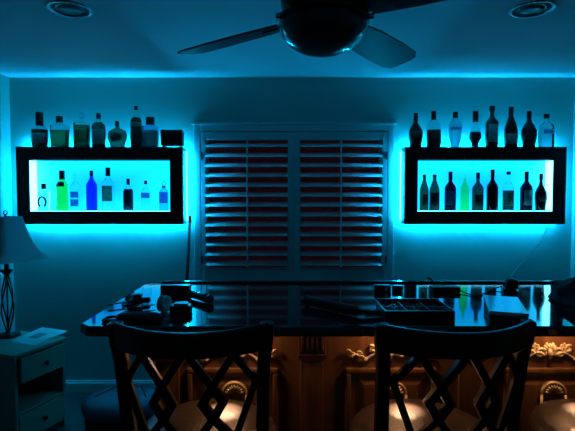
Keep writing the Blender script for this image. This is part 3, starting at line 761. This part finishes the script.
# roll of clear tape
t = thing('tape_roll', 164.5, 312, math.radians(70), 'roll of clear tape standing on edge on the counter', 'tape')
def ringbm(ro, ri, h, n=32):
    bm = bmesh.new(); V = [[bm.verts.new((r * math.cos(2 * PI * k / n), y, r * math.sin(2 * PI * k / n))) for k in range(n)] for r, y in ((ro, -h), (ro, h), (ri, h), (ri, -h))]
    for j in range(4):
        a, b = V[j], V[(j + 1) % 4]
        for k in range(n): bm.faces.new((a[k], a[(k + 1) % n], b[(k + 1) % n], b[k]))
    return bm
link('tape_wind', ringbm(.027, .020, .012), CLEARP, t, smooth=False, loc=(0, 0, .027))
link('core', ringbm(.0198, .0178, .0122), PAPER, t, loc=(0, 0, .027))
# battery pack
t = thing('battery_pack', 180, 315, math.radians(4), 'small dark battery pack near the counter edge, behind the left barstool', 'battery')
link('case', B(-.034, .034, 0, .045, 0, .028), BLACK, t, bevel=.004)
link('terminal_block', B(-.022, .022, .01, .045, .0282, .034), BLACK, t, bevel=.002)
# spectacle pouch
t = thing('pouch', 139, 321.5, math.radians(-4), 'long flat black pouch with pale seam near the left counter edge', 'pouch')
bm = bmesh.new(); lathe(bm, [(.060, 0), (.068, .004), (.068, .016), (.060, .023), (.02, .027)], 32, dy=.45, ex=3); link('pouch_body', bm, CLOTH, t, smooth=True)
bm = bmesh.new(); tube(bm, [(.0675 * math.copysign(abs(math.cos(a)) ** .67, math.cos(a)), .0305 * math.copysign(abs(math.sin(a)) ** .67, math.sin(a)), .018) for a in [2 * PI * k / 32 for k in range(33)]], .0016, 5, cap=False); link('seam', bm, GREY, t)
# cable coil
bm = bmesh.new(); pts = []
p = on(112, 322)
for i in range(70):
    f = i / 69; a = f * 2 * PI * 3.2; r = .030 - .008 * f; pts.append((p.x + r * 1.1 * math.cos(a), p.y + r * math.sin(a) + .01, ZK + .0045 + .006 * f))
tube(bm, pts, .003, 6); tag(link('cable', bm, BLACKG, smooth=True), 'coiled black cable at the front left corner of the counter', 'cable')
# snips
t = thing('snips', 142, 309, math.radians(30), 'dark-handled wire snips among the tools behind the black pouch', 'snips')
for s in (-1, 1):
    bm = bmesh.new(); tube(bm, [(-.055, s * .022, .010), (-.03, s * .024, .011), (0, s * .006, .010)], [.005, .0065, .005], 8); link('handle', bm, BLACK, t, smooth=True)
    bm = bmesh.new(); tube(bm, [(0, s * .006, .010), (.012, -s * .006, .010), (.045, -s * .002, .009)], [.004, .005, .0015], 8, flat=.6); link('jaw', bm, CHROME, t, smooth=True)
# screwdriver
t = thing('screwdriver', 150, 303, math.radians(-150), 'screwdriver with black handle and bright shaft on the counter', 'screwdriver')
bm = bmesh.new(); lathe(bm, [(.006, 0), (.011, .006), (.010, .03), (.011, .06), (.006, .068)], 12); link('handle', bm, BLACK, t, smooth=True, loc=(0, 0, .0113), rot=(0, PI / 2, 0))
bm = bmesh.new(); lathe(bm, [(.003, .066), (.003, .14), (.0015, .145)], 8); link('shaft', bm, CHROME, t, smooth=True, loc=(0, 0, .0113), rot=(0, PI / 2, 0))
# wire spool
t = thing('wire_spool', 137, 303, 0, 'small dark wire spool standing behind the snips', 'spool')
bm = bmesh.new(); lathe(bm, [(.020, 0), (.022, .003), (.013, .005), (.013, .026), (.022, .028), (.020, .031)], 24); link('reel', bm, BLACK, t, smooth=True)
bm = bmesh.new(); lathe(bm, [(.0135, .0055), (.018, .007), (.018, .024), (.0135, .0255)], 24); link('wire_winding', bm, GREY, t, smooth=True)
# loose bright fittings
for px, py, w_ in ((131, 296.5, 'farther of the two bright fittings at the left counter edge'), (123, 305, 'nearer of the two bright fittings at the left counter edge')):
    t = thing('metal_fitting', px, py, 0, w_, 'fitting', 'bright fittings')
    bm = bmesh.new(); lathe(bm, [(.005, 0), (.006, .002), (.0035, .004), (.0035, .012), (.001, .014)], 12); link('fitting_body', bm, CHROME, t, smooth=True)
# long tool in the middle: flanged barrel, slimmer grip
t = empty('caulking_gun', (0, 0, 0), 0, 'long black caulking gun lying in the middle of the counter', 'tool')
a0 = on(306, 306); a1 = on(357, 316.5); a2 = on(383, 317.0)
up = Vector((0, 0, .019))
bm = bmesh.new(); n_ = 7
tube(bm, [a0 + up, a0 + (a1 - a0) * .04 + up, a0 + (a1 - a0) * .05 + up, a1 + up, a1 + (a2 - a1) * .05 + up], [.0185, .0185, .0155, .0150, .007], 20)
link('barrel', bm, BLACK, t, smooth=False)
bm = bmesh.new(); tube(bm, [a1 + Vector((0, 0, .016)), a2 + Vector((0, 0, .0105))], [.008, .0095], 12); link('grip', bm, BLACKG, t, smooth=True)
bm = bmesh.new(); m1 = a1 + (a2 - a1) * .2; tube(bm, [m1 + Vector((0, 0, .012)), m1 + Vector((.012, -.02, .006)), m1 + Vector((.045, -.018, .006))], .004, 8); link('trigger', bm, GREY, t, smooth=True)
# small boxes on the ledge line
t = thing('adapter_box', 383, 292, 0, 'small black adapter with a pale sticker near the rear ledge', 'adapter')
link('case', B(-.034, .032, 0, .03, 0, .026), BLACK, t, bevel=.003); link('sticker', B(.008, .020, -.001, -.0002, .006, .020), PAPER, t)
t = thing('junction_box', 398, 291.5, 0, 'tiny black box right of the stickered adapter', 'adapter')
link('case', B(-.020, .020, 0, .025, 0, .022), BLACK, t, bevel=.003); link('screw_cap', B(-.004, .004, .008, .016, .0222, .0245), GREY, t)
# open parts tray
p = on(385, 323); p2 = on(455, 323)
W = (p2 - p).length; t = empty('parts_tray', (p.x, p.y, ZK + .0006), 0, 'open black parts tray full of small pieces on the counter', 'tray')
link('tray_body', B((0, W, 0, .15, 0, .004), (0, W, 0, .004, .004, .036), (0, W, .146, .15, .004, .036), (0, .004, .004, .146, .004, .036), (W - .004, W, .004, .146, .004, .036)), BLACK, t)
link('divider', B((W / 3, W / 3 + .002, .004, .146, .004, .033)), GREY, t)
link('divider', B((W * 2 / 3, W * 2 / 3 + .002, .004, .146, .004, .033)), GREY, t)
link('divider', B((.004, W - .004, .074, .076, .004, .032)), GREY, t)
link('lid', B((0, W, .1505, .1555, .028, .040),), BLACK, t)
bm = bmesh.new()
for k in range(170):
    x = W / 3 * random.randrange(3) + random.uniform(.013, W / 3 - .013); y = .004 + .071 * random.randrange(2) + random.uniform(.012, .058); z = random.uniform(.012, .034)
    s = random.uniform(.003, .008)
    M = Matrix.Translation((p.x + x, p.y + y, ZK + z)) @ Matrix.Rotation(random.random() * PI, 4, random.choice('XYZ')) @ Matrix.Rotation(random.random() * PI, 4, 'Z')
    bmesh.ops.create_cube(bm, size=1, matrix=M @ Matrix.Diagonal((s * 1.6, s * .7, s * .6, 1)))
tag(link('small_parts', bm, mat('mixed plastic parts', (.06, .09, .2), .3, noise=.9, nscale=60)), 'jumble of small parts filling the open black tray', 'parts', kind='stuff')
# router-like controller with a whip
t = thing('led_controller', 447, 293, 0, 'flat black controller with a short antenna near the rear ledge', 'controller')
link('case', B(-.055, .055, 0, .05, 0, .022), BLACK, t, bevel=.004)
bm = bmesh.new(); tube(bm, [(-.02, .045, .018), (-.035, .045, .035), (-.064, .045, .055)], [.003, .003, .005], 8); link('antenna', bm, BLACK, t, smooth=True)
link('status_window', B(-.03, .01, -.001, -.0002, .008, .014), GREY, t)
a = on(461, 293); b = on(476, 297); c = on(492, 290); d = on(504, 289)
bm = bmesh.new(); z = Vector((0, 0, .004))
tube(bm, [a + z + Vector((0, .01, .004)), a.lerp(b, .5) + z, b + z, b.lerp(c, .5) + z + Vector((0, -.01, 0)), c + z, d + z + Vector((0, 0, .01))], .0028, 6)
tag(link('cable', bm, BLACKG, smooth=True), 'short black cable between the controller and the power adapter', 'cable')
# plug adapter with pale cable up to the shelf
t = thing('power_adapter', 511, 289.5, 0, 'rounded black power adapter where the pale cable ends', 'adapter')
bm = bmesh.new(); lathe(bm, [(.018, 0), (.026, .006), (.027, .030), (.020, .042), (.006, .046)], 20, ex=3); link('case', bm, BLACK, t, smooth=True)
for k, (dx, dy2) in enumerate(((-.022, .004), (.020, -.004))):
    bm = bmesh.new(); tube(bm, [(dx * .8, dy2, .02), (dx * 1.5, dy2, .026)], [.007, .005], 8); link('plug', bm, BLACK, t, smooth=True)
kp = [at(546, 226, 3.5), at(545, 234, 3.45), at(538, 246, 3.2), at(527, 257, 2.8), at(517, 268, 2.4), at(512, 275, 2.1)]
ap = on(511, 289.5); kp.append(Vector((ap.x, ap.y, ZK + .049)))
def smoothp(ps, n=6):
    out = []
    for i in range(len(ps) - 1):
        p0, p1, p2, p3 = ps[max(i - 1, 0)], ps[i], ps[i + 1], ps[min(i + 2, len(ps) - 1)]
        for k in range(n):
            t_ = k / n; out.append(.5 * ((2 * p1) + (p2 - p0) * t_ + (2 * p0 - 5 * p1 + 4 * p2 - p3) * t_ ** 2 + (-p0 + 3 * p1 - 3 * p2 + p3) * t_ ** 3))
    return out + [ps[-1]]
bm = bmesh.new(); tube(bm, smoothp(kp), .0035, 6); tag(link('power_cable', bm, CABLE, smooth=True), 'thin pale cable hanging from the right lit shelf to the counter', 'cable')
# long white product box
f0 = on(489.5, 325); ang2 = math.atan2(.22, .076) - PI / 2
t = empty('gift_box', (f0.x, f0.y, ZK + .0006), ang2, 'long white box with dark sides on the counter, right of the tray', 'box')
link('box_base', B(0, .104, 0, .235, 0, .030), mat('dark grey card', (.06, .065, .07), .6, noise=.1), t, bevel=.001)
link('lid', B(-.001, .105, -.001, .236, .0305, .042), mat('glossy white card', (.9, .91, .91), .22, ior=1.6, coat=1, noise=.02), t, bevel=.001)
# cloth bundle at the right
bm = bmesh.new(); bmesh.ops.create_uvsphere(bm, u_segments=40, v_segments=24, radius=1)
from mathutils import noise as mn
for v in bm.verts:
    n3 = mn.fractal(v.co * 2.2 + Vector((3, 1, 5)), 1.0, 2.0, 4)
    z_ = v.co.z
    s = 1 + .16 * n3
    v.co = Vector((v.co.x * .21 * s, v.co.y * .17 * s, max(-.0, (z_ + .25)) * .095 * (1 + .25 * n3) * (1 + .35 * v.co.x)))
o = link('jacket', bm, CLOTH, smooth=True, loc=(1.175, 1.66, ZK + .0006), subsurf=1)
tag(o, 'dark crumpled jacket heaped on the right end of the counter', 'jacket')

# ------------------------------------------------------------------ world, view
w = bpy.data.worlds.new('night'); S.world = w; w.use_nodes = True
w.node_tree.nodes['Background'].inputs[0].default_value = (.5, .3, .5, 1)
w.node_tree.nodes['Background'].inputs[1].default_value = .10
S.view_settings.view_transform = 'Standard'; S.view_settings.look = 'None'; S.view_settings.gamma = 1
S.view_settings.exposure = 0.0; S.view_settings.use_curve_mapping = False
S.cycles.max_bounces = 10; S.cycles.transmission_bounces = 10; S.cycles.use_denoising = True
S.cycles.sample_clamp_indirect = 6
